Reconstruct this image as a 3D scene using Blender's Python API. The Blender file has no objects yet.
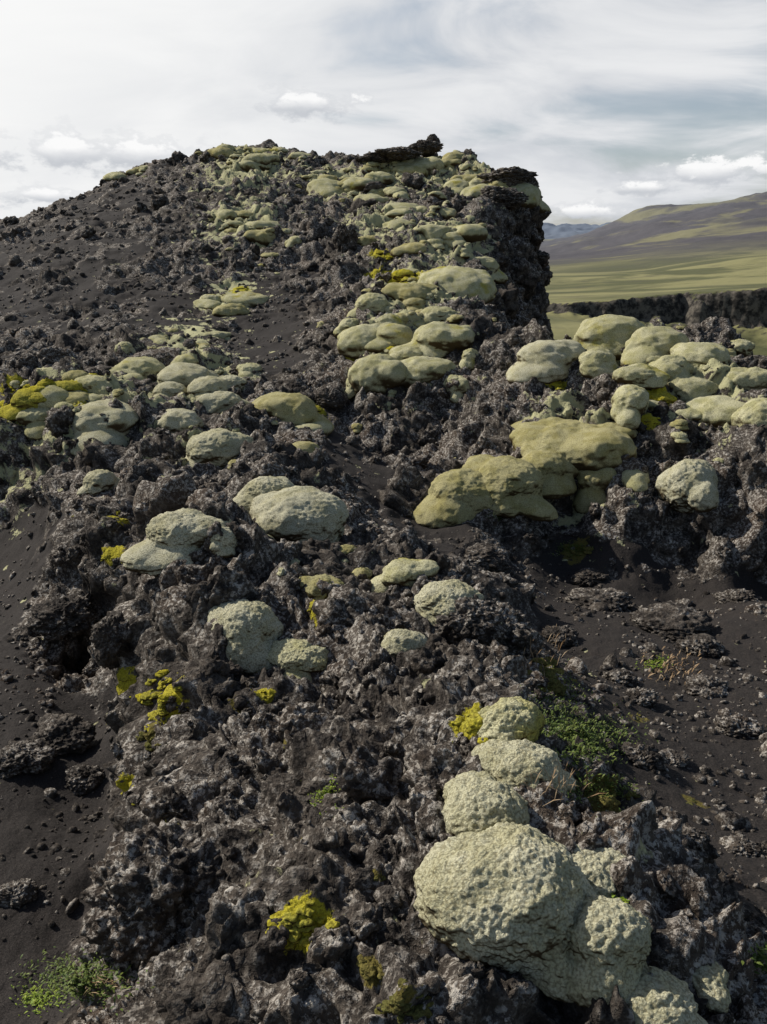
import bpy, math, random, time
import numpy as np
from mathutils import Vector, Euler, Matrix
rng=np.random.default_rng(7); random.seed(7)
scene=bpy.context.scene
# ------------------------------------------------------------ camera
PITCH=math.radians(16.75); F=887.0
cd=bpy.data.cameras.new("camera"); cam=bpy.data.objects.new("camera",cd)
scene.collection.objects.link(cam); scene.camera=cam
cd.sensor_fit='VERTICAL'; cd.sensor_height=24; cd.sensor_width=18
cd.lens=12/math.tan(math.radians(30)); cd.clip_start=0.05; cd.clip_end=60000
cam.rotation_euler=(math.radians(90)-PITCH,0,0)
S,C=math.sin(PITCH),math.cos(PITCH)
def ray(u,v):
    a=(u-383.5)/F; b=(512-v)/F
    return np.array([a, C+b*S, -S+b*C])
def at(u,v,Y):
    d=ray(u,v); return d*(Y/d[1])
# ------------------------------------------------------------ noise
r0=np.random.default_rng(3)
PERM=r0.permutation(256).astype(np.int32)
G=r0.normal(size=(256,3)); G/=np.linalg.norm(G,axis=1)[:,None]; G=G.astype(np.float32)
J=r0.random((256,3)).astype(np.float32)
def H(x,y,z): return PERM[(PERM[(PERM[x&255]+y)&255]+z)&255]
def perlin(p):
    p=np.asarray(p,dtype=np.float32); fl=np.floor(p); i=fl.astype(np.int32); f=p-fl
    w=f*f*f*(f*(f*6-15)+10); out=0
    for dx in (0,1):
        wx=w[:,0] if dx else 1-w[:,0]
        for dy in (0,1):
            wy=w[:,1] if dy else 1-w[:,1]
            for dz in (0,1):
                wz=w[:,2] if dz else 1-w[:,2]
                g=G[H(i[:,0]+dx,i[:,1]+dy,i[:,2]+dz)]
                out=out+wx*wy*wz*(g[:,0]*(f[:,0]-dx)+g[:,1]*(f[:,1]-dy)+g[:,2]*(f[:,2]-dz))
    return out*1.5
def fbm(p,o=4,g=.5):
    s=0;a=1
    for k in range(o):
        s=s+a*perlin(p*(2.03**k)+k*17.3); a*=g
    return s
def worley(p):
    p=np.asarray(p,dtype=np.float32); fl=np.floor(p); i=fl.astype(np.int32); f=p-fl
    best=np.full(len(p),9,dtype=np.float32)
    for dx in (-1,0,1):
        for dy in (-1,0,1):
            for dz in (-1,0,1):
                j=J[H(i[:,0]+dx,i[:,1]+dy,i[:,2]+dz)]
                d=(j[:,0]+dx-f[:,0])**2+(j[:,1]+dy-f[:,1])**2+(j[:,2]+dz-f[:,2])**2
                best=np.minimum(best,d)
    return np.sqrt(best)
def sstep(x,a,b):
    t=np.clip((x-a)/(b-a),0,1); return t*t*(3-2*t)
# ------------------------------------------------------------ node helpers
class NT:
    def __init__(s,tree): s.t=tree; s.n=tree.nodes; s.l=tree.links
    def new(s,typ,ins=None,**kw):
        n=s.n.new(typ)
        for k,v in kw.items(): setattr(n,k,v)
        for k,v in (ins or {}).items(): s.set(n.inputs[k],v)
        return n
    def set(s,sock,v):
        if isinstance(v,bpy.types.NodeSocket): s.l.new(v,sock)
        else: sock.default_value=v
    def m(s,op,a,b=0.0,c=None,clamp=False):
        n=s.n.new('ShaderNodeMath'); n.operation=op; n.use_clamp=clamp
        s.set(n.inputs[0],a); s.set(n.inputs[1],b)
        if c is not None: s.set(n.inputs[2],c)
        return n.outputs[0]
    def ramp(s,x,a,b,lo=0.0,hi=1.0):
        n=s.n.new('ShaderNodeMapRange'); n.interpolation_type='SMOOTHSTEP'
        s.set(n.inputs[0],x); n.inputs[1].default_value=a; n.inputs[2].default_value=b
        n.inputs[3].default_value=lo; n.inputs[4].default_value=hi
        return n.outputs[0]
    def mix(s,f,a,b,mode='MIX'):
        n=s.n.new('ShaderNodeMix'); n.data_type='RGBA'; n.blend_type=mode
        s.set(n.inputs[0],f)
        for k,v in ((6,a),(7,b)):
            if isinstance(v,tuple) and len(v)==3: v=(*v,1)
            s.set(n.inputs[k],v)
        return n.outputs[2]
    def noise(s,vec,scale,detail=4,rough=.55,dist=0):
        n=s.n.new('ShaderNodeTexNoise'); s.set(n.inputs['Vector'],vec)
        n.inputs['Scale'].default_value=scale; n.inputs['Detail'].default_value=detail
        n.inputs['Roughness'].default_value=rough; n.inputs['Distortion'].default_value=dist
        return n.outputs['Fac']
    def vor(s,vec,scale,out='Distance'):
        n=s.n.new('ShaderNodeTexVoronoi'); s.set(n.inputs['Vector'],vec)
        n.inputs['Scale'].default_value=scale
        return n.outputs[out]
    def attr(s,name):
        n=s.n.new('ShaderNodeAttribute'); n.attribute_name=name; return n.outputs['Fac']
def newmat(name):
    m=bpy.data.materials.new(name); m.use_nodes=True
    t=NT(m.node_tree); bs=t.n['Principled BSDF']; bs.inputs['Specular IOR Level'].default_value=.2
    return m,t,bs
def rock_color(t,pos,nz):
    n1=t.noise(pos,1.3,2); n2=t.noise(pos,9,4,.7); n3=t.noise(pos,42,4,.75)
    v=t.vor(pos,60)
    col=t.mix(t.ramp(n2,.35,.66),(.022,.0175,.0145),(.105,.086,.069))
    col=t.mix(t.ramp(n1,.52,.70,0,.45),col,(.115,.076,.050))
    up=t.ramp(nz,-.2,.6,.12,1)
    l=t.m('MULTIPLY',t.ramp(n3,.48,.58),t.ramp(t.m('ADD',n1,t.m('MULTIPLY',n2,.9)),.83,1.03,.14,1))
    l=t.m('MULTIPLY',l,up)
    lich=t.mix(t.ramp(n2,.3,.7),(.30,.26,.22),(.53,.49,.43))
    col=t.mix(t.m('MULTIPLY',l,.88),col,lich)
    pore=t.ramp(v,.0,.30,.22,1)
    col=t.mix(1.0,col,t.new('ShaderNodeCombineColor',{0:pore,1:pore,2:pore}).outputs[0],'MULTIPLY')
    h=t.m('ADD',t.m('MULTIPLY',n3,1.2),t.m('MULTIPLY',v,.35))
    return col,h
def make_rock():
    m,t,bs=newmat("lava_rock")
    g=t.new('ShaderNodeNewGeometry'); pos=g.outputs['Position']
    nz=t.new('ShaderNodeSeparateXYZ',{0:g.outputs['Normal']}).outputs[2]
    col,h=rock_color(t,pos,nz)
    t.set(bs.inputs['Base Color'],col); bs.inputs['Roughness'].default_value=.92
    b=t.new('ShaderNodeBump',{'Strength':1.0,'Distance':.02,'Height':h}); t.set(bs.inputs['Normal'],b.outputs[0])
    return m
def make_terrain_mat():
    m,t,bs=newmat("lava_and_black_sand")
    g=t.new('ShaderNodeNewGeometry'); pos=g.outputs['Position']
    nz=t.new('ShaderNodeSeparateXYZ',{0:g.outputs['Normal']}).outputs[2]
    col,h=rock_color(t,pos,nz)
    s1=t.noise(pos,150,3,.8)
    sc=t.mix(t.ramp(s1,.3,.75),(.014,.0120,.0108),(.052,.043,.038))
    sv=t.vor(pos,50)
    sc=t.mix(t.ramp(sv,.18,.06,0,.5),sc,(.11,.094,.082))
    sh=t.m('ADD',t.m('MULTIPLY',s1,.30),t.m('MULTIPLY',sv,-.15))
    f=t.ramp(t.m('ADD',t.attr('rough'),t.m('MULTIPLY',t.m('SUBTRACT',t.noise(pos,9,3,.7),.5),.7)),.28,.48)
    col=t.mix(f,sc,col)
    hm=t.new('ShaderNodeMix',{0:f,2:sh,3:h}); hh=hm.outputs[0]
    mn=t.noise(pos,5,5,.65)
    mf=t.m('MULTIPLY',t.ramp(t.m('ADD',t.attr('moss'),t.m('MULTIPLY',t.m('SUBTRACT',mn,.5),2.2)),.36,.46),t.ramp(nz,.1,.5))
    mc=t.mix(t.ramp(s1,.3,.6,.5,0),(.48,.46,.26),(.10,.085,.035))
    col=t.mix(mf,col,mc)
    yn=t.noise(pos,14,4,.7)
    yf=t.ramp(t.m('ADD',t.attr('ymoss'),t.m('MULTIPLY',t.m('SUBTRACT',yn,.5),1.6)),.36,.48)
    col=t.mix(yf,col,t.mix(t.ramp(s1,.35,.6,.6,0),(.46,.40,.03),(.10,.08,.01)))
    bf=t.ramp(t.m('ADD',t.attr('bmoss'),t.m('MULTIPLY',t.m('SUBTRACT',yn,.5),1.6)),.40,.52)
    col=t.mix(bf,col,t.mix(t.ramp(s1,.35,.6,.6,0),(.16,.13,.03),(.04,.03,.01)))
    t.set(bs.inputs['Base Color'],col); bs.inputs['Roughness'].default_value=.93
    b=t.new('ShaderNodeBump',{'Strength':1.0,'Distance':.02,'Height':hh}); t.set(bs.inputs['Normal'],b.outputs[0])
    return m
def make_moss(name,ca,cb,yel=None,cdark=(.12,.095,.045),gs=130):
    m,t,bs=newmat(name)
    g=t.new('ShaderNodeNewGeometry'); pos=g.outputs['Position']
    nz=t.new('ShaderNodeSeparateXYZ',{0:g.outputs['Normal']}).outputs[2]
    n=t.noise(pos,7,5,.65); fine=t.noise(pos,gs*1.6,3,.75); v=t.vor(pos,gs)
    col=t.mix(t.ramp(n,.36,.60),cb,ca)
    if yel: col=t.mix(t.ramp(t.noise(pos,2.3,4,.6),yel,yel+.12,0,.85),col,(.47,.41,.06))
    rnd=t.new('ShaderNodeObjectInfo').outputs['Random']
    col=t.mix(t.m('MULTIPLY',rnd,.22),col,(.34,.32,.15))
    gap=t.m('ADD',t.m('MULTIPLY',v,1.0),t.m('MULTIPLY',t.m('SUBTRACT',.62,fine),2.0))
    col=t.mix(t.ramp(gap,.50,1.15,0,.6),col,cdark)
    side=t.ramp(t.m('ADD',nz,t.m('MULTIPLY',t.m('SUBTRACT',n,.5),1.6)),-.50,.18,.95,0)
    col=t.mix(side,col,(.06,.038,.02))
    t.set(bs.inputs['Base Color'],col); bs.inputs['Roughness'].default_value=1.0
    bs.inputs['Specular IOR Level'].default_value=.02
    h=t.m('ADD',t.m('MULTIPLY',v,-.6),t.m('ADD',t.m('MULTIPLY',fine,1.3),t.m('MULTIPLY',n,1.4)))
    b=t.new('ShaderNodeBump',{'Strength':.75,'Distance':.010,'Height':h}); t.set(bs.inputs['Normal'],b.outputs[0])
    return m
M_ROCK=make_rock(); M_TERR=make_terrain_mat()
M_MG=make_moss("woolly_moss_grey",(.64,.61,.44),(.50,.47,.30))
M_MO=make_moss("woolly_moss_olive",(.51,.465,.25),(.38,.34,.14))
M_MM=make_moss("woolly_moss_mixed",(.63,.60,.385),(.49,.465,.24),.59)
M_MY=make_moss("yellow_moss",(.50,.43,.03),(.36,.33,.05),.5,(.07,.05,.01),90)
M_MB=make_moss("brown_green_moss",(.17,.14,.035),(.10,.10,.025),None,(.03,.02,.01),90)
# ------------------------------------------------------------ mesh from numpy
def mesh_np(name,V,faces,smooth=True):
    me=bpy.data.meshes.new(name); k=faces.shape[1]
    me.vertices.add(len(V)); me.vertices.foreach_set('co',np.ascontiguousarray(V,dtype=np.float32).ravel())
    me.loops.add(faces.size); me.loops.foreach_set('vertex_index',faces.astype(np.int32).ravel())
    me.polygons.add(len(faces)); me.polygons.foreach_set('loop_start',np.arange(0,faces.size,k,dtype=np.int32))
    me.polygons.foreach_set('use_smooth',np.full(len(faces),smooth))
    me.update(calc_edges=True); return me
def add(name,me,mat=None):
    if mat: me.materials.append(mat)
    o=bpy.data.objects.new(name,me); scene.collection.objects.link(o); return o
def grid_faces(nr,nc):
    i=np.arange(nr*nc).reshape(nr,nc)
    return np.stack([i[:-1,:-1],i[:-1,1:],i[1:,1:],i[1:,:-1]],-1).reshape(-1,4)
# ------------------------------------------------------------ RBF relief
class Relief:
    def __init__(s,pts,vals,c=.03):
        s.q=s.w(pts); s.c=c; n=len(pts)
        K=s.k(s.q,s.q)+np.eye(n)*1e-4; P=np.c_[np.ones(n)]
        A=np.block([[K,P],[P.T,np.zeros((1,1))]])
        b=np.r_[vals,np.zeros((1,)+vals.shape[1:])]
        s.x=np.linalg.solve(A,b); s.n=n
    def w(s,p):
        x,y=p[:,0],p[:,1]+1.2
        return np.c_[np.arctan2(x,y),np.log(np.hypot(x,y))*.55]
    def k(s,a,b): return -np.sqrt(((a[:,None]-b[None])**2).sum(-1)+s.c**2)
    def __call__(s,p):
        out=[]
        for i in range(0,len(p),40000):
            q=s.w(p[i:i+40000]); out.append(s.k(q,s.q)@s.x[:s.n]+s.x[s.n:])
        return np.concatenate(out)
PIX=[(400,1024,1.47,1),(650,1024,1.5,1),(767,1000,1.65,.8),(200,1024,1.6,1),(120,1010,2.1,1),(40,1010,2.5,0),(-100,1000,2.6,0),
(540,880,1.85,1),(640,930,1.7,1),(720,930,2.0,.6),(767,900,2.35,.35),(400,900,1.85,1),(250,900,2.0,1),(170,860,2.5,1),(110,920,2.9,.5),
(60,850,3.4,0),(0,900,3.05,0),(-150,850,3.4,0),(530,790,2.2,1),(600,800,2.75,.5),(700,800,3.15,.1),(767,780,3.4,.1),(900,800,3.2,.1),
(400,800,2.3,1),(270,800,2.5,1),(170,780,3.0,1),(125,790,3.75,.4),(60,740,4.3,0),(510,710,2.75,1),(570,700,3.6,.5),(650,690,4.3,.1),
(767,680,4.5,.1),(400,700,3.0,1),(260,700,3.2,1),(170,690,3.6,1),(120,680,4.6,.6),(30,680,5.0,0),(-150,680,5,0),
(490,630,3.7,1),(540,640,4.9,.4),(620,620,5.5,.1),(767,600,6.0,.1),(900,620,5.5,.1),(400,620,3.9,1),(250,620,4.0,1),(130,620,4.6,1),(70,650,5.5,.8),
(20,600,6.3,.1),(470,570,5.0,.8),(560,555,7.0,.2),(680,565,6.8,.6),(767,570,6.7,.6),(400,560,5.2,.9),(300,520,5.5,1),(180,530,5.6,1),
(80,550,6.2,1),(0,540,7.5,.2),(-150,560,7.5,.2),(430,520,7.0,.3),(380,470,8.0,.2),(330,420,9.2,.3),(300,460,7.3,1),(210,450,7.4,1),
(100,420,8.3,1),(20,410,8.8,1),(10,470,8.1,1),(-120,420,9,1),(250,390,9.8,.8),(150,370,10.5,.9),(30,370,11,.6),(290,350,11.8,.25),
(270,300,14.5,.3),(100,300,14.5,.42),(0,300,15,.38),(-120,310,15,.4),(200,250,17,.6),(80,240,18,.38),(250,200,20,.85),(0,240,20,.38),(150,200,21,.42),
(0,226,23,.5),(50,209,24,.5),(100,188,25,.6),(145,173,26,.7),(205,163,27,.9),(265,150,27,1),(300,158,27,1),(320,165,27,1),(350,160,26,1),
(410,156,25,1),(440,160,24,1),(480,166,23,1),(522,186,21.5,1),(500,178,22,1),(495,172,23.5,1),(465,168,25,1),(510,182,22.8,1),(340,205,20,.9),(400,205,19,.9),(460,210,19,1),(500,226,18,1),(518,290,17.5,1),
(350,260,15.5,.9),(420,260,15,1),(480,270,14.5,1),(505,300,14.5,1),(345,320,12.5,.9),(400,310,12.3,1),(460,320,11.5,1),(370,370,10.3,1),
(430,370,10.2,1),(365,400,9.9,1),(470,400,9.3,1),(450,440,8.7,1),(420,475,8.0,.8),(520,370,9.6,1),(540,343,10.6,1),
(440,500,7.3,.6),(480,480,7.4,1),(540,520,7.2,1),(620,500,7.2,1),(700,520,7,1),(767,500,7,1),(900,500,7,1),(560,440,8.0,1),(650,430,7.8,1),
(740,430,7.6,1),(680,390,8.5,1),(767,400,8.2,1),(600,370,9.5,1),(700,350,9.6,1),(630,334,10.8,1),(700,326,10.8,1),(767,364,10,1),(900,380,10,1)]
WLD=[(2.5,13,-2.5,1),(4,13,-2.8,1),(5.5,13,-3,1),(3,16,-3.5,1),(4.2,18,-5,1),(4.3,21.5,-5.5,1),(3.75,19.5,-4,1),(3.05,16.7,-3,1),(8,20,-7,1),(6,30,-12,1),(10,12,-3.5,1),
(3.2,25,-1.5,1),(-10,31,-1,1),(-5,33,0,1),(0,32,0,1),(3.5,28,-4,1),(6,45,-16,1),(0,50,-16,1),(-10,50,-16,1),(-25,35,-3,1),(-40,50,-14,1),(30,50,-22,1),
(-12,23,-.2,.5),(-22,25,-2,.6),(0,-1,-1.6,1),(-3,-.5,-2.6,0),(3,0,-2.2,.2),(-10,3,-3,0),(10,4,-2.8,.2),(-18,10,-3,.4),(-45,25,-14,.4),(25,12,-6,.4),(50,25,-18,.4)]
cp=[];cr=[]
for u,v,Y,r in PIX: cp.append(at(u,v,Y)); cr.append(r)
for x,y,z,r in WLD: cp.append(np.array([x,y,z])); cr.append(r)
cp=np.array(cp,dtype=float); cr=np.array(cr)
rr=np.hypot(cp[:,0],cp[:,1]+1.2)
REL=Relief(cp,np.c_[cp[:,2]/rr,cr])
NR,NC=1150,1150
az=np.linspace(math.radians(-60),math.radians(60),NC); rad=np.exp(np.linspace(math.log(.9),math.log(62),NR))
A,R=np.meshgrid(az,rad)
X=(R*np.sin(A)).ravel(); Y=(R*np.cos(A)-1.2).ravel()
sv=REL(np.c_[X,Y]); RR=R.ravel()
Z=sv[:,0]*RR; rough=np.clip(sv[:,1],0,1)
cx,cy=at(86,655,5.6)[:2]
Z-=.75*np.exp(-(((X-cx)/.18)**2+((Y-cy)/.26)**2)**2)     # little lava-tube hollow
P=np.c_[X,Y,Z].astype(np.float32)
Pg=P.reshape(NR,NC,3)
du=np.gradient(Pg,axis=1); dv=np.gradient(Pg,axis=0)
N=np.cross(du,dv).reshape(-1,3); N/=np.linalg.norm(N,axis=1)[:,None]+1e-9
N[N[:,2]<0]*=-1
wr=np.c_[perlin(P/.7),perlin(P/.7+31),perlin(P/.7+77)]
Rm=sstep(rough+.35*fbm(P/.6,4),.22,.75)
far=np.minimum(1+RR/25,1.7)
big=.17+.13*sstep(RR,3.5,7)
D=Rm*(.11*far*fbm(P/1.4,3)+big*(.5-worley(P/.5+wr*.6))+(.5*big+.01)*(.5-worley(P/.2+wr*.6))+.075*(.5-worley(P/.085+wr))+.032*(.5-worley(P/.035+wr*2))+.045*fbm(P/.13,4,.66))
D+=(1-Rm)*(.035*fbm(P/.8,3)+.008*fbm(P/.09,4,.6))
V=P+N*D[:,None]
side=np.c_[fbm(P/.30+5,3),fbm(P/.30+50,3),0*D]
V+=side.astype(np.float32)*(Rm*.08)[:,None]
me=mesh_np("lava_ridge",V,grid_faces(NR,NC))
a=me.attributes.new('rough','FLOAT','POINT'); a.data.foreach_set('value',Rm.astype(np.float32))
ridge=add("lava_ridge",me,M_TERR)
bpy.context.view_layer.update()
def hit(u,v):
    d=Vector(ray(u,v)).normalized()
    ok,loc,nor,_=ridge.ray_cast(Vector((0,0,0)),d)
    return (loc,nor) if ok else (None,None)
def drop(x,y):
    ok,loc,nor,_=ridge.ray_cast(Vector((x,y,30)),Vector((0,0,-1)))
    return (loc,nor) if ok else (None,None)
FWD=Vector((0,C,-S))
def paint(name,zones,amp,k=1.1,ky=.45):
    ma=np.zeros(len(V),dtype=np.float32)
    for u,v,w in zones:
        loc,_=hit(u,v)
        if loc is None: continue
        s=w*loc.dot(FWD)/F*k
        d2=(V[:,0]-loc.x)**2+((V[:,1]-loc.y)*ky)**2
        if ky==1: d2=d2+(V[:,2]-loc.z)**2
        ma=np.maximum(ma,amp*np.exp(-d2/(s*s)))
    a=me.attributes.new(name,'FLOAT','POINT'); a.data.foreach_set('value',ma); return ma
MZ=[(250,160,50),(430,165,50),(480,180,40),(400,175,50),(240,225,40),(230,300,30),(420,290,50),(400,340,40),(450,240,50),(380,215,40),(190,375,60),(60,395,50),
(620,340,50),(700,370,50),(560,450,40),(190,340,40),(120,380,40),(300,515,25),(200,450,30),(340,180,35)]
ma=paint('moss',MZ,.60)
PATCH=[(160,700,42,54,'y'),(148,735,28,30,'b'),(298,925,50,34,'y'),(278,935,30,24,'y'),(322,920,24,20,'y'),(368,972,40,24,'b'),(400,1005,44,32,'b'),(474,722,36,40,'y'),(328,606,36,18,'y'),
(110,555,26,14,'y'),(118,518,18,22,'y'),(172,838,28,14,'y'),(128,790,16,30,'y'),(376,878,20,10,'b'),(240,708,26,26,'b'),(284,745,14,14,'b'),(545,770,34,24,'y'),
(548,680,50,44,'b'),(600,795,60,26,'b'),(576,552,36,18,'b'),(636,718,26,12,'b'),(300,842,12,8,'b'),(40,390,56,16,'y'),(18,398,36,14,'y'),(64,400,54,14,'y'),(90,378,28,12,'y'),(12,386,24,10,'y'),(35,410,40,12,'y'),
(404,276,34,12,'y'),(395,284,26,12,'y'),(660,398,30,14,'y'),(668,372,24,12,'y'),(545,376,18,12,'y'),(695,802,26,12,'b'),(125,680,18,26,'y'),(70,608,14,16,'y'),(400,344,48,10,'y'),(430,356,34,10,'y'),(375,275,20,12,'y'),(315,408,28,12,'y'),(650,420,18,10,'y'),(262,695,22,14,'y'),
(560,385,16,10,'y'),(355,355,20,12,'y'),(240,290,20,8,'y'),(380,255,24,8,'y'),(318,660,20,10,'y'),(640,350,20,8,'y')]
paint('ymoss',[(u,v,max(w,h)*.5) for u,v,w,h,t in PATCH if t=='y'],.95,1.15,1)
paint('bmoss',[(u,v,max(w,h)*.5) for u,v,w,h,t in PATCH if t=='b'],.8,1,1)
# ------------------------------------------------------------ icosphere bank
import bmesh
ICO={}
def ico(k):
    if k not in ICO:
        bm=bmesh.new(); bmesh.ops.create_icosphere(bm,subdivisions=k,radius=1)
        v=np.array([x.co[:] for x in bm.verts]); f=np.array([[x.index for x in p.verts] for p in bm.faces]); bm.free()
        ICO[k]=(v,f)
    return ICO[k]
def smooth(r,f,n,it):
    e=np.concatenate([f[:,[0,1]],f[:,[1,2]],f[:,[2,0]]]); deg=np.bincount(e[:,0],minlength=n)
    for _ in range(it):
        r=.4*r+.6*np.bincount(e[:,0],weights=r[e[:,1]],minlength=n)/deg
    return r
def cushion(center,a,b,c,seed,sub=5,K=7,skirt=.75,aniso=1.0):
    """woolly moss cushion: lobes that follow the ground under them, fused into one skin"""
    v,f=ico(sub); v=v.astype(np.float32); R_=random.Random(seed*17+3)
    z0=center[2]; th=R_.uniform(0,3.14); ca,sa=math.cos(th),math.sin(th); e1=1+.22*aniso; e2=1-.30*aniso
    subs=[(0,0,.05,.74)]
    for k in range(K):
        an=6.283*(k+R_.uniform(-.35,.35))/max(K,1); q=R_.uniform(.36,.62)
        x0,y0=q*math.cos(an)*e1,q*math.sin(an)*e2; x=x0*ca-y0*sa; y=x0*sa+y0*ca; z=0
        l,_=drop(center[0]+x*a,center[1]+y*b)
        if l is not None: z=max(-.6,min(.25,(l.z-z0)/c+.1))
        subs.append((x,y,z,R_.uniform(.32,.54)))
    acc=0
    for (x,y,z,s) in subs:
        bb=v[:,0]*x+v[:,1]*y+v[:,2]*z; disc=bb*bb-(x*x+y*y+z*z-s*s)
        rk=np.where(disc>0,bb+np.sqrt(np.maximum(disc,0)),0); rk=np.maximum(rk,0)
        acc=acc+rk**10
    r=acc**(1/10)
    r=smooth(r,f,len(v),{3:1,4:1,5:2,6:8,7:30}[sub])
    o=seed*13.7
    r=r*(1+.08*perlin(v*1.6+o)+.035*perlin(v*4+o))
    if sub>4: r=r*(1+.06*(.45-worley(v*2.3+o+.3*perlin(v*3)[:,None]))+.02*perlin(v*9+o))
    p=v*r[:,None]
    rho=np.hypot(v[:,0],v[:,1]); low=np.clip(-v[:,2]*3,0,1)
    p[:,:2]*=(1+low*((1/np.maximum(rho,.35))**skirt-1))[:,None]
    p=p*np.array([a,b,c])+np.array(center)
    d=a*.035*fbm(p/(a*.4),2)+.005*fbm(p/.03,2,.6)+.0035*perlin(p/.010)
    if sub>5: d=d+.007*(.5-worley(p/.016))
    return p+v*d[:,None],f
def merge(parts):
    V=[];Fc=[];o=0
    for p,f in parts: V.append(p);Fc.append(f+o);o+=len(p)
    return np.concatenate(V),np.concatenate(Fc)
CUSH=[ # u,v,w,h,type
(520,878,172,138,'g'),(486,806,112,72,'g'),(524,764,96,46,'g'),(508,722,78,58,'m'),(606,925,110,70,'g'),(656,996,96,56,'g'),(708,978,50,34,'g'),(585,872,84,60,'g'),
(300,513,120,62,'g'),(267,490,64,38,'g'),(183,527,90,42,'g'),(222,536,38,26,'g'),(217,445,80,46,'g'),(180,418,56,32,'g'),(104,416,84,38,'g'),
(245,622,80,56,'g'),(300,655,64,34,'m'),(450,596,84,46,'g'),(405,570,58,30,'m'),(400,640,50,34,'g'),(290,406,72,28,'o'),(100,478,40,26,'g'),
(322,585,44,28,'o'),(140,368,70,26,'m'),(185,373,66,26,'g'),(208,384,50,24,'g'),(165,352,30,18,'m'),(60,400,60,22,'o'),(95,382,40,20,'m'),
(32,398,54,18,'y'),(66,388,44,14,'y'),(14,404,30,14,'y'),(402,274,28,12,'y'),(660,396,30,16,'y'),(478,722,34,34,'y'),
(230,380,36,18,'g'),(250,368,30,16,'m'),(125,345,20,18,'m'),(40,414,50,22,'m'),(170,388,44,22,'g'),(222,398,50,24,'g'),
(462,487,86,54,'o'),(508,476,92,52,'o'),(572,447,124,46,'o'),(545,462,60,36,'o'),(597,478,50,62,'o'),(690,484,64,68,'g'),(548,352,80,32,'g'),(612,330,96,40,'m'),
(656,338,80,44,'m'),(702,352,66,34,'m'),(630,396,46,36,'m'),(692,386,54,32,'m'),(752,376,52,36,'m'),(712,320,42,20,'m'),(716,408,80,44,'m'),
(762,412,60,46,'m'),(640,372,52,28,'m'),(598,356,44,26,'m'),(672,362,44,24,'m'),(740,345,30,20,'m'),(610,430,60,30,'o'),
(374,368,64,50,'m'),(366,336,70,40,'m'),(410,352,50,26,'m'),(440,334,70,26,'m'),(424,368,76,34,'m'),(412,292,60,30,'o'),(455,282,84,28,'m'),
(482,264,44,20,'m'),(372,300,44,26,'m'),(458,386,28,30,'m'),(470,356,20,28,'m'),(435,312,40,20,'m'),(350,322,30,30,'m'),(358,380,30,26,'m'),
(390,320,36,22,'m'),(368,240,28,14,'o'),(232,310,40,16,'o'),(248,296,26,14,'m'),(210,298,26,14,'m')]
MT={'g':M_MG,'m':M_MM,'o':M_MO,'y':M_MY,'b':M_MB}
def rest(u,v,w,h,seed,sub,K=7):
    loc,nor=hit(u,v+h*.30)
    if loc is None or loc.y>45: return None
    near=v>430
    d=loc.dot(FWD); a=w/2*d/F*1.05; b=a*random.uniform(.85,1.1)
    c=a*min(.9,max(.58,1.15*h/w))*random.uniform(.92,1.05)
    tall=h>w
    if tall: c=a*1.05
    dd=Vector(ray(u,v+h*(.05 if tall else .14 if near else .20))); cen=dd*((loc.y+b*(.1 if tall else .18 if near else .3))/dd.y)
    return cushion(cen,a,b,c,seed,sub,K)
for k,(u,v,w,h,t) in enumerate(CUSH):
    sub=7 if w>150 else 6 if w>60 and v>430 else 5
    r_=rest(u,v,w,h,k+1,sub,random.choice([4,5,6,7,8]))
    if not r_: continue
    nm={'g':'grey_moss_cushion','m':'moss_cushion','o':'olive_moss_cushion','y':'yellow_moss_cushion'}[t]
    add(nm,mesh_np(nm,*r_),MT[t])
byt={'y':[], 'b':[]}
for k,(u,v,w,h,t) in enumerate(PATCH):
    n=max(4,int(w*h/80))
    for j in range(n):
        loc,nor=hit(u+random.gauss(0,w*.22),v+random.gauss(0,h*.22))
        if loc is None or loc.y>40: continue
        d=loc.dot(FWD); a=w*.22*d/F*random.uniform(.5,1.1)
        byt[t].append(cushion(loc-nor*a*.3,a,a*.9,a*.5,k*7+j+500,4,5,.2))
for t,nm in (('y','yellow_moss_patches'),('b','brown_moss_patches')):
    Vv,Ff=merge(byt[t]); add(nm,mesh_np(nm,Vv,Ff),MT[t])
parts=[[],[]]
ZN=[(255,156,45,9,50),(420,165,50,12,50),(490,185,26,14,30),(380,190,50,16,30),(240,230,36,24,26),(450,225,45,26,34),(340,180,35,12,18),(230,300,36,12,10),(190,345,50,16,16),
(420,300,55,30,34),(650,350,90,26,24),(60,395,50,12,12),(700,400,60,24,14),(290,245,30,30,8),(140,172,25,5,6),(260,430,80,20,10),(390,352,40,30,18),(560,460,70,24,10),(160,376,70,16,18),(320,560,90,60,8),(640,470,80,30,6)]
for z,(u,v,su,sv_,n) in enumerate(ZN):
    for j in range(n):
        loc,nor=hit(u+random.gauss(0,su*.6),v+random.gauss(0,sv_*.6))
        if loc is None or loc.y>32: continue
        d=loc.dot(FWD); a=min(random.lognormvariate(math.log(5),.65),22)*d/F
        c=a*random.uniform(.65,.95)
        parts[random.random()<.35].append(cushion(loc-Vector((0,0,c*.42)),a*1.25,a*1.45,c,z*31+j,4,5,.5,1.3))
for i,nm in enumerate(('small_moss_cushions','small_olive_moss_cushions')):
    Vv,Ff=merge(parts[i]); add(nm,mesh_np(nm,Vv,Ff),(M_MM,M_MO)[i])
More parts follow.
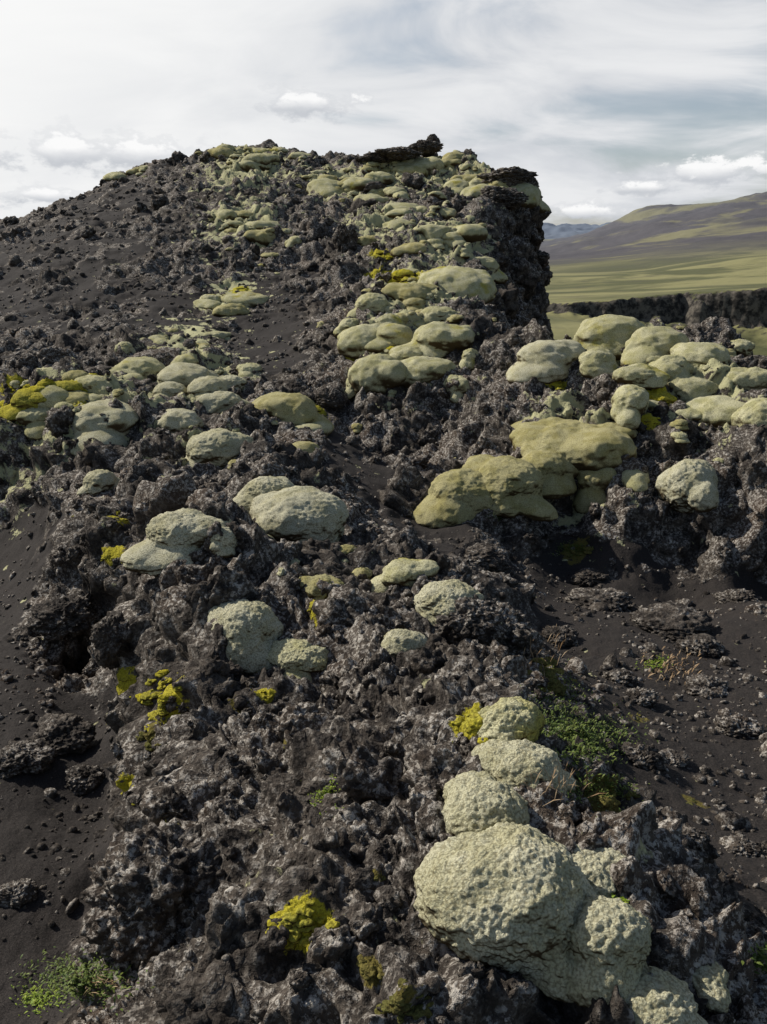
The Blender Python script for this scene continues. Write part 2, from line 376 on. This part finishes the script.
# ------------------------------------------------------------ rocks
def rockmesh(name,seed,sub=4,am=1.0):
    v,f=ico(sub); v=v.astype(np.float32); o=seed*9.1
    r=1+am*(.35*perlin(v*.9+o)+.45*(.5-worley(v*1.5+o))+.24*(.5-worley(v*3.7+o))+.12*fbm(v*6+o,3,.6))
    p=v*r[:,None]; p+=.12*np.c_[perlin(v*2+o+3),perlin(v*2+o+40),perlin(v*2+o+80)]
    return mesh_np(name,p,f)
def proto(colname,n,sub,s0,am=1.0):
    col=bpy.data.collections.new(colname)
    for i in range(n):
        m=rockmesh(colname+"_shape",s0+i,sub,am); m.materials.append(M_ROCK)
        col.objects.link(bpy.data.objects.new(colname+"_shape",m))
    return col
C_ROCK=proto("lava_clinker",9,4,1,1.25); C_PEB=proto("scoria_pebble",6,2,40,.9)
def scatter(name,pts,scl,col,nvar):
    n=len(pts); me=bpy.data.meshes.new(name); me.vertices.add(n)
    me.vertices.foreach_set('co',np.ascontiguousarray(pts,dtype=np.float32).ravel())
    def at_(nm,ty,arr,key):
        a=me.attributes.new(nm,ty,'POINT'); a.data.foreach_set(key,np.ascontiguousarray(arr).ravel())
    at_('rot','FLOAT_VECTOR',rng.uniform(0,6.283,(n,3)).astype(np.float32),'vector')
    at_('scl','FLOAT_VECTOR',(scl[:,None]*rng.uniform(.6,1.3,(n,3))).astype(np.float32),'vector')
    at_('vid','INT',rng.integers(0,nvar,n).astype(np.int32),'value')
    o=add(name,me); ng=bpy.data.node_groups.new(name,'GeometryNodeTree')
    ng.interface.new_socket('Geometry',in_out='INPUT',socket_type='NodeSocketGeometry')
    ng.interface.new_socket('Geometry',in_out='OUTPUT',socket_type='NodeSocketGeometry')
    N_=ng.nodes; L=ng.links
    gi=N_.new('NodeGroupInput'); go=N_.new('NodeGroupOutput'); ip=N_.new('GeometryNodeInstanceOnPoints')
    ci=N_.new('GeometryNodeCollectionInfo'); ci.inputs['Collection'].default_value=col
    ci.inputs['Separate Children'].default_value=True; ci.inputs['Reset Children'].default_value=True
    def na(nm,dt):
        x=N_.new('GeometryNodeInputNamedAttribute'); x.data_type=dt; x.inputs[0].default_value=nm; return x.outputs['Attribute']
    L.new(gi.outputs[0],ip.inputs['Points']); L.new(ci.outputs[0],ip.inputs['Instance'])
    ip.inputs['Pick Instance'].default_value=True
    L.new(na('vid','INT'),ip.inputs['Instance Index']); L.new(na('rot','FLOAT_VECTOR'),ip.inputs['Rotation']); L.new(na('scl','FLOAT_VECTOR'),ip.inputs['Scale'])
    L.new(ip.outputs[0],go.inputs[0])
    md=o.modifiers.new("instances",'NODES'); md.node_group=ng
    return o
def pick(n,w):
    c=np.cumsum(w.astype(np.float64)); return np.searchsorted(c,rng.random(n)*c[-1])
inview=(np.abs(X)/(Y+2.2)<.62)&(Y>.9)&(RR<34)
steep=sstep(-N[:,2],-.6,-.25)*(RR>9)
idx=pick(9500,Rm*inview*RR**.5*(1-np.clip(ma,0,.6))*(1+14*steep))
s=rng.lognormal(math.log(.024),.68,len(idx))*(.6+RR[idx]/16)*(1+1.2*steep[idx])
s=np.clip(s,.008,.30)
scatter("lava_clinker_rubble",V[idx]-N[idx]*(s*.25)[:,None],s,C_ROCK,9)
idx=pick(30000,inview*(1-.75*Rm)*RR**.5)
cl=sstep(fbm(V[idx]/.9,3),-.35,.45); keep=rng.random(len(idx))<.2+.8*cl; idx=idx[keep]
s=rng.lognormal(math.log(.005),.66,len(idx))*(.8+RR[idx]/6); s=np.clip(s,.002,.11)
scatter("scoria_pebbles",V[idx]-N[idx]*(s*.1)[:,None],s,C_PEB,6)
BO=[(165,895,130,115),(700,650,40,24),(672,628,80,30),(640,760,40,30),(600,605,60,26),(480,560,50,26),(740,600,40,20),(60,740,60,36),(20,760,50,30),(85,780,36,24),
(672,760,30,14),(590,578,30,16),(706,690,40,22),(640,700,30,20),(500,640,70,60),(330,400,30,20),(15,895,34,22),(66,618,58,34),(112,640,36,50),
(425,148,30,12),(398,154,44,12),(375,159,34,10),(433,141,12,12),(508,178,50,16),(500,200,46,24),(524,184,28,14),(515,230,30,40),(522,262,20,36),(318,238,24,16),(345,245,22,34),(12,222,14,10),
(560,640,40,24),(735,730,40,24),(690,835,30,14),(740,850,36,20),(620,680,30,16),(470,620,60,40)]
for k,(u,v,w,h) in enumerate(BO):
    loc,nor=hit(u,v)
    q=v
    while loc is None or loc.y>30:
        q+=4; loc,nor=hit(u,q)
        if q>v+60: break
    if loc is None: continue
    if q>v+1: loc=Vector(at(u,v,loc.y))
    d=loc.dot(FWD)
    v_,f_=ico(6); v_=v_.astype(np.float32); o_=k*5.3+100
    r=1+.30*perlin(v_*.9+o_)+.35*(.5-worley(v_*1.7+o_))+.22*(.5-worley(v_*4+o_))+.10*(.5-worley(v_*9+o_))+.10*fbm(v_*9+o_,3,.6)
    p=v_*r[:,None]*np.array([w/2,w/2.1,h/2])*d/F*1.05+np.array(loc)
    add("lava_boulder",mesh_np("lava_boulder",p,f_),M_ROCK)
# ------------------------------------------------------------ plants
def leafmat(name,c1,c2):
    m,t,bs=newmat(name); g=t.new('ShaderNodeNewGeometry')
    t.set(bs.inputs['Base Color'],t.mix(g.outputs['Random Per Island'],c1,c2)); bs.inputs['Roughness'].default_value=.6
    return m
L_G=leafmat("leaf_green",(.05,.085,.015),(.13,.16,.03)); L_Y=leafmat("leaf_lime",(.12,.19,.01),(.24,.29,.03)); L_D=leafmat("dry_stalk",(.22,.13,.06),(.38,.28,.17))
def herb(name,u,v,w,h,n,size,mat,up=.5,thin=.35):
    V_=[];F_=[]
    for i in range(n):
        loc,nor=hit(u+random.gauss(0,w*.27),v+random.gauss(0,h*.3))
        if loc is None: continue
        L=size*random.uniform(.6,1.3); an=random.random()*6.283
        d=Vector((math.cos(an),math.sin(an),up*random.uniform(.3,2))).normalized()
        sd=Vector((-math.sin(an),math.cos(an),random.uniform(-.3,.3)))*L*thin*.5
        b=loc+nor*random.uniform(0,size*.9); k=len(V_)
        mid=b+d*L*.5; tip=b+d*L+Vector((0,0,-L*.2))
        V_+= [b-sd*.3,mid-sd,mid+sd,tip,b+sd*.3]; F_+=[(k,k+1,k+2,k+4),(k+1,k+3,k+2)]
    me=bpy.data.meshes.new(name); me.from_pydata([tuple(x) for x in V_],[],F_); add(name,me,mat)
herb("green_herb",78,980,90,36,900,.018,L_G); herb("green_herb",40,1000,40,20,250,.016,L_Y)
herb("green_herb",325,792,24,32,420,.010,L_Y)
herb("crowberry_mat",580,738,90,40,2200,.017,L_G,.9); herb("crowberry_mat",560,700,50,50,900,.014,L_G,.9)
herb("crowberry_mat",600,790,70,26,500,.014,L_G,.9)
herb("green_herb",576,550,34,12,400,.022,L_G); herb("green_herb",655,665,24,12,200,.018,L_Y)
herb("dry_flower_stalks",560,790,60,26,60,.06,L_D,1.6,.05); herb("dry_flower_stalks",540,655,50,40,90,.07,L_D,1.8,.06); herb("dry_flower_stalks",670,670,60,26,220,.035,L_D,1.2,.2)
herb("green_herb",620,905,12,10,30,.02,L_Y); herb("green_herb",500,515,20,10,100,.03,L_G); herb("green_herb",760,960,20,20,100,.02,L_G)
herb("dry_flower_stalks",100,985,60,20,50,.035,L_D,.8,.08)
# ------------------------------------------------------------ distant land
FP=[(540,312,420),(640,312,420),(767,310,420),(900,310,420),(300,320,420),(0,320,420),(-200,320,420),
(540,304,660),(600,300,640),(680,293,620),(767,289,590),(900,288,590),
(540,290,1000),(640,286,1000),(767,280,900),
(540,272,1800),(640,270,1600),(700,264,1500),(767,256,1400),
(540,254,3200),(600,248,3000),(660,238,2800),(767,226,2600),(900,220,2600),
(540,246,4600),(590,234,4600),(640,211,4400),(680,203,4400),(710,200,4300),(740,194,4200),(767,191,4200),(900,183,4200),
(300,262,2500),(0,265,2500),(-200,265,2500),(300,250,6000),(0,250,6000),(-200,250,6000),
(640,232,7000),(767,232,7000),(900,240,7000),(527,224,11000),(545,221,11000),(575,227,11000),(610,224,11000),(400,230,11000),(200,234,11000),(0,232,11000),(767,228,11000),(540,240,16000),(767,240,16000),(0,240,16000),
(540,246,8000),(590,244,7800),(300,246,8000)]
FW=[(0,60,-20),(40,60,-26),(-40,60,-20),(20,120,-40),(60,120,-42),(-60,120,-38),(0,120,-38)]
for sg in (-1,1):
    for rd,s_ in ((50,-.4),(120,-.35),(420,-.09),(1500,-.03),(5000,0.01),(11000,.015),(20000,.01)):
        FW.append((sg*rd*.87,rd*.5,s_*rd)); FW.append((sg*rd*.7,rd*.7,s_*rd))
fp=np.array([at(u,v,Y) for u,v,Y in FP]+[np.array(x,dtype=float) for x in FW],dtype=float)
fr=np.hypot(fp[:,0],fp[:,1]+1.2)
FR=Relief(fp,(fp[:,2]/fr)[:,None],.01)
nc=900
az=np.linspace(math.radians(-62),math.radians(62),nc)
rad=np.concatenate([np.exp(np.linspace(math.log(50),math.log(520),110)),np.linspace(523,720,120),np.exp(np.linspace(math.log(724),math.log(22000),420))]); nr=len(rad)
A,R=np.meshgrid(az,rad); x=(R*np.sin(A)).ravel(); y=(R*np.cos(A)-1.2).ravel(); rr=R.ravel()
z=np.minimum(FR(np.c_[x,y])[:,0],.07)*rr
flat=np.c_[x,y,0*x].astype(np.float32)
z=z+np.clip(rr,0,900)*.0022*fbm(flat/300,5)+rr*.0055*sstep(rr,1500,3500)*(fbm(flat/600+3,6,.6)-.2)
rim=625+45*fbm(flat/190,3)+6*fbm(flat/22,3)-.06*(x-250)
cut=.6*(1-sstep(rr,rim-6,rim+2))+.4*(1-sstep(rr,rim-60,rim-4))
z-=cut*(8+30*sstep(x,90,230))*(rr>250)*sstep(rr,300,420)
z+=fbm(flat/9+7,4,.6)*2.6*np.exp(-((rr-rim+6)/12)**2)
mv=mesh_np("valley_and_hills",np.c_[x,y,z],grid_faces(nr,nc))
m,t,bs=newmat("valley_ground"); g=t.new('ShaderNodeNewGeometry'); pos=g.outputs['Position']
nz=t.new('ShaderNodeSeparateXYZ',{0:g.outputs['True Normal']}).outputs[2]
ln=t.new('ShaderNodeVectorMath',{0:pos},operation='LENGTH').outputs['Value']
n1=t.noise(pos,.0035,5,.6,1.0); n2=t.noise(pos,.02,5,.65); n3=t.noise(pos,.0012,4,.6,1.5); n4=t.noise(pos,.2,4,.7)
col=t.mix(t.ramp(n1,.42,.58),(.085,.088,.036),(.22,.205,.09))
col=t.mix(t.ramp(n2,.5,.7,0,.5),col,(.07,.062,.045))
mtn=t.mix(t.ramp(n3,.50,.60),(.072,.064,.068),(.18,.165,.085)); mtn=t.mix(t.ramp(n1,.46,.60,0,.75),mtn,(.052,.047,.052))  # mountain ground tones, with sun and cloud-shadow patches painted in as colour noise
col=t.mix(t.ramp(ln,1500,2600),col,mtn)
rk=t.mix(t.ramp(n4,.4,.62),(.022,.020,.018),(.12,.105,.085))
col=t.mix(t.ramp(nz,.90,.74),col,rk) 
col=t.mix(t.ramp(ln,6500,10500),col,(.085,.115,.165))  # farthest hills turned blue: distance haze painted into the base colour
col=t.mix(t.ramp(ln,500,9000,0,.42),col,(.20,.225,.27))  # paler blue with distance, haze painted as colour too
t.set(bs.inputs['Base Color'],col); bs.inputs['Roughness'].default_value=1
b=t.new('ShaderNodeBump',{'Strength':.6,'Distance':6.0,'Height':n2}); t.set(bs.inputs['Normal'],b.outputs[0])
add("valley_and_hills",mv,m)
# ------------------------------------------------------------ sun + sky
AZ,EL=math.radians(-62),math.radians(40)
sd=Vector((math.sin(AZ)*math.cos(EL),math.cos(AZ)*math.cos(EL),math.sin(EL)))
sl=bpy.data.lights.new("sun",'SUN'); sl.energy=5.0; sl.angle=math.radians(.5); sl.color=(1,.95,.86)
so=bpy.data.objects.new("sun",sl); scene.collection.objects.link(so); so.rotation_euler=sd.to_track_quat('Z','Y').to_euler()
w=bpy.data.worlds.new("World"); scene.world=w; w.use_nodes=True; t=NT(w.node_tree)
for n in list(t.n): t.n.remove(n)
out=t.new('ShaderNodeOutputWorld')
sky=t.new('ShaderNodeTexSky',sky_type='NISHITA'); sky.sun_disc=False; sky.sun_elevation=EL; sky.sun_rotation=AZ
b1=t.new('ShaderNodeBackground',{'Color':sky.outputs[0],'Strength':.085})
tc=t.new('ShaderNodeTexCoord').outputs['Generated']
sp=t.new('ShaderNodeSeparateXYZ',{0:tc}); dx,dy,dz=sp.outputs
zz=t.m('ADD',t.m('MAXIMUM',dz,0.0),.30)
pv=t.new('ShaderNodeCombineXYZ',{0:t.m('DIVIDE',dx,zz),1:t.m('DIVIDE',dy,zz),2:0.0}).outputs[0]
mp=t.new('ShaderNodeMapping',{'Vector':pv,'Rotation':(0,0,.6),'Scale':(.8,1.3,1)}).outputs[0]
c1=t.noise(mp,1.1,5,.5,.3); c2=t.noise(mp,2.6,6,.55,.5)
dot=t.new('ShaderNodeVectorMath',{0:tc,1:tuple(sd)},operation='DOT_PRODUCT').outputs['Value']
glow=t.ramp(dot,.34,.80)
cov=t.ramp(t.m('ADD',t.m('ADD',c1,t.m('MULTIPLY',t.m('SUBTRACT',c2,.5),.6)),t.m('SUBTRACT',t.m('MULTIPLY',glow,.25),t.m('MULTIPLY',dx,.36))),.32,.52,.30,1)
# cloud cover thinned in the unseen sky overhead and behind, to cut fill light
cov=t.m('MULTIPLY',cov,t.m('MULTIPLY',t.ramp(dz,.48,.66,1,.10),t.ramp(dy,.2,.55,.10,1)))
cc=t.mix(t.ramp(c2,.30,.70),(.70,.73,.78),(.96,.97,.985))
cc=t.mix(glow,cc,(1.13,1.13,1.12))
azn=t.m('ARCTAN2',dx,dy); eln=t.m('ARCSINE',dz)
cv=t.new('ShaderNodeCombineXYZ',{0:azn,1:t.m('MULTIPLY',eln,1.8),2:0.0}).outputs[0]
cn=t.noise(cv,26,5,.62)
msk=0.0; shade=0.0
for (u,v,wd,hh) in [(100,153,95,17),(36,196,40,9),(310,104,42,13),(715,172,85,14),(655,188,40,6),(585,213,60,9)]:
    d=ray(u,v); a0=math.atan2(d[0],d[1]); e0=math.asin(d[2]/np.linalg.norm(d))
    ea=t.m('MULTIPLY',t.m('SUBTRACT',azn,a0),F*1.05/wd); ee=t.m('MULTIPLY',t.m('SUBTRACT',eln,e0),F/hh)
    r2=t.m('SQRT',t.m('MULTIPLY_ADD',ea,ea,t.m('MULTIPLY',ee,ee)))
    q=t.m('ADD',r2,t.m('MULTIPLY',t.m('SUBTRACT',.5,cn),4.6))
    mm=t.ramp(q,1.25,.25); msk=t.m('MAXIMUM',msk,mm)
    shade=t.m('MAXIMUM',shade,t.m('MULTIPLY',mm,t.ramp(ee,-.6,.5)))
cum=t.mix(t.m('ADD',shade,t.m('SUBTRACT',cn,.5),clamp=True),(.62,.65,.70),(1.12,1.12,1.12))
b2=t.new('ShaderNodeBackground',{'Color':t.mix(msk,cc,cum),'Strength':.86})
mx=t.new('ShaderNodeMixShader',{0:t.m('MAXIMUM',cov,msk),1:b1.outputs[0],2:b2.outputs[0]})
t.l.new(mx.outputs[0],out.inputs[0])
scene.view_settings.view_transform='Standard'; scene.view_settings.look='None'; scene.view_settings.exposure=0
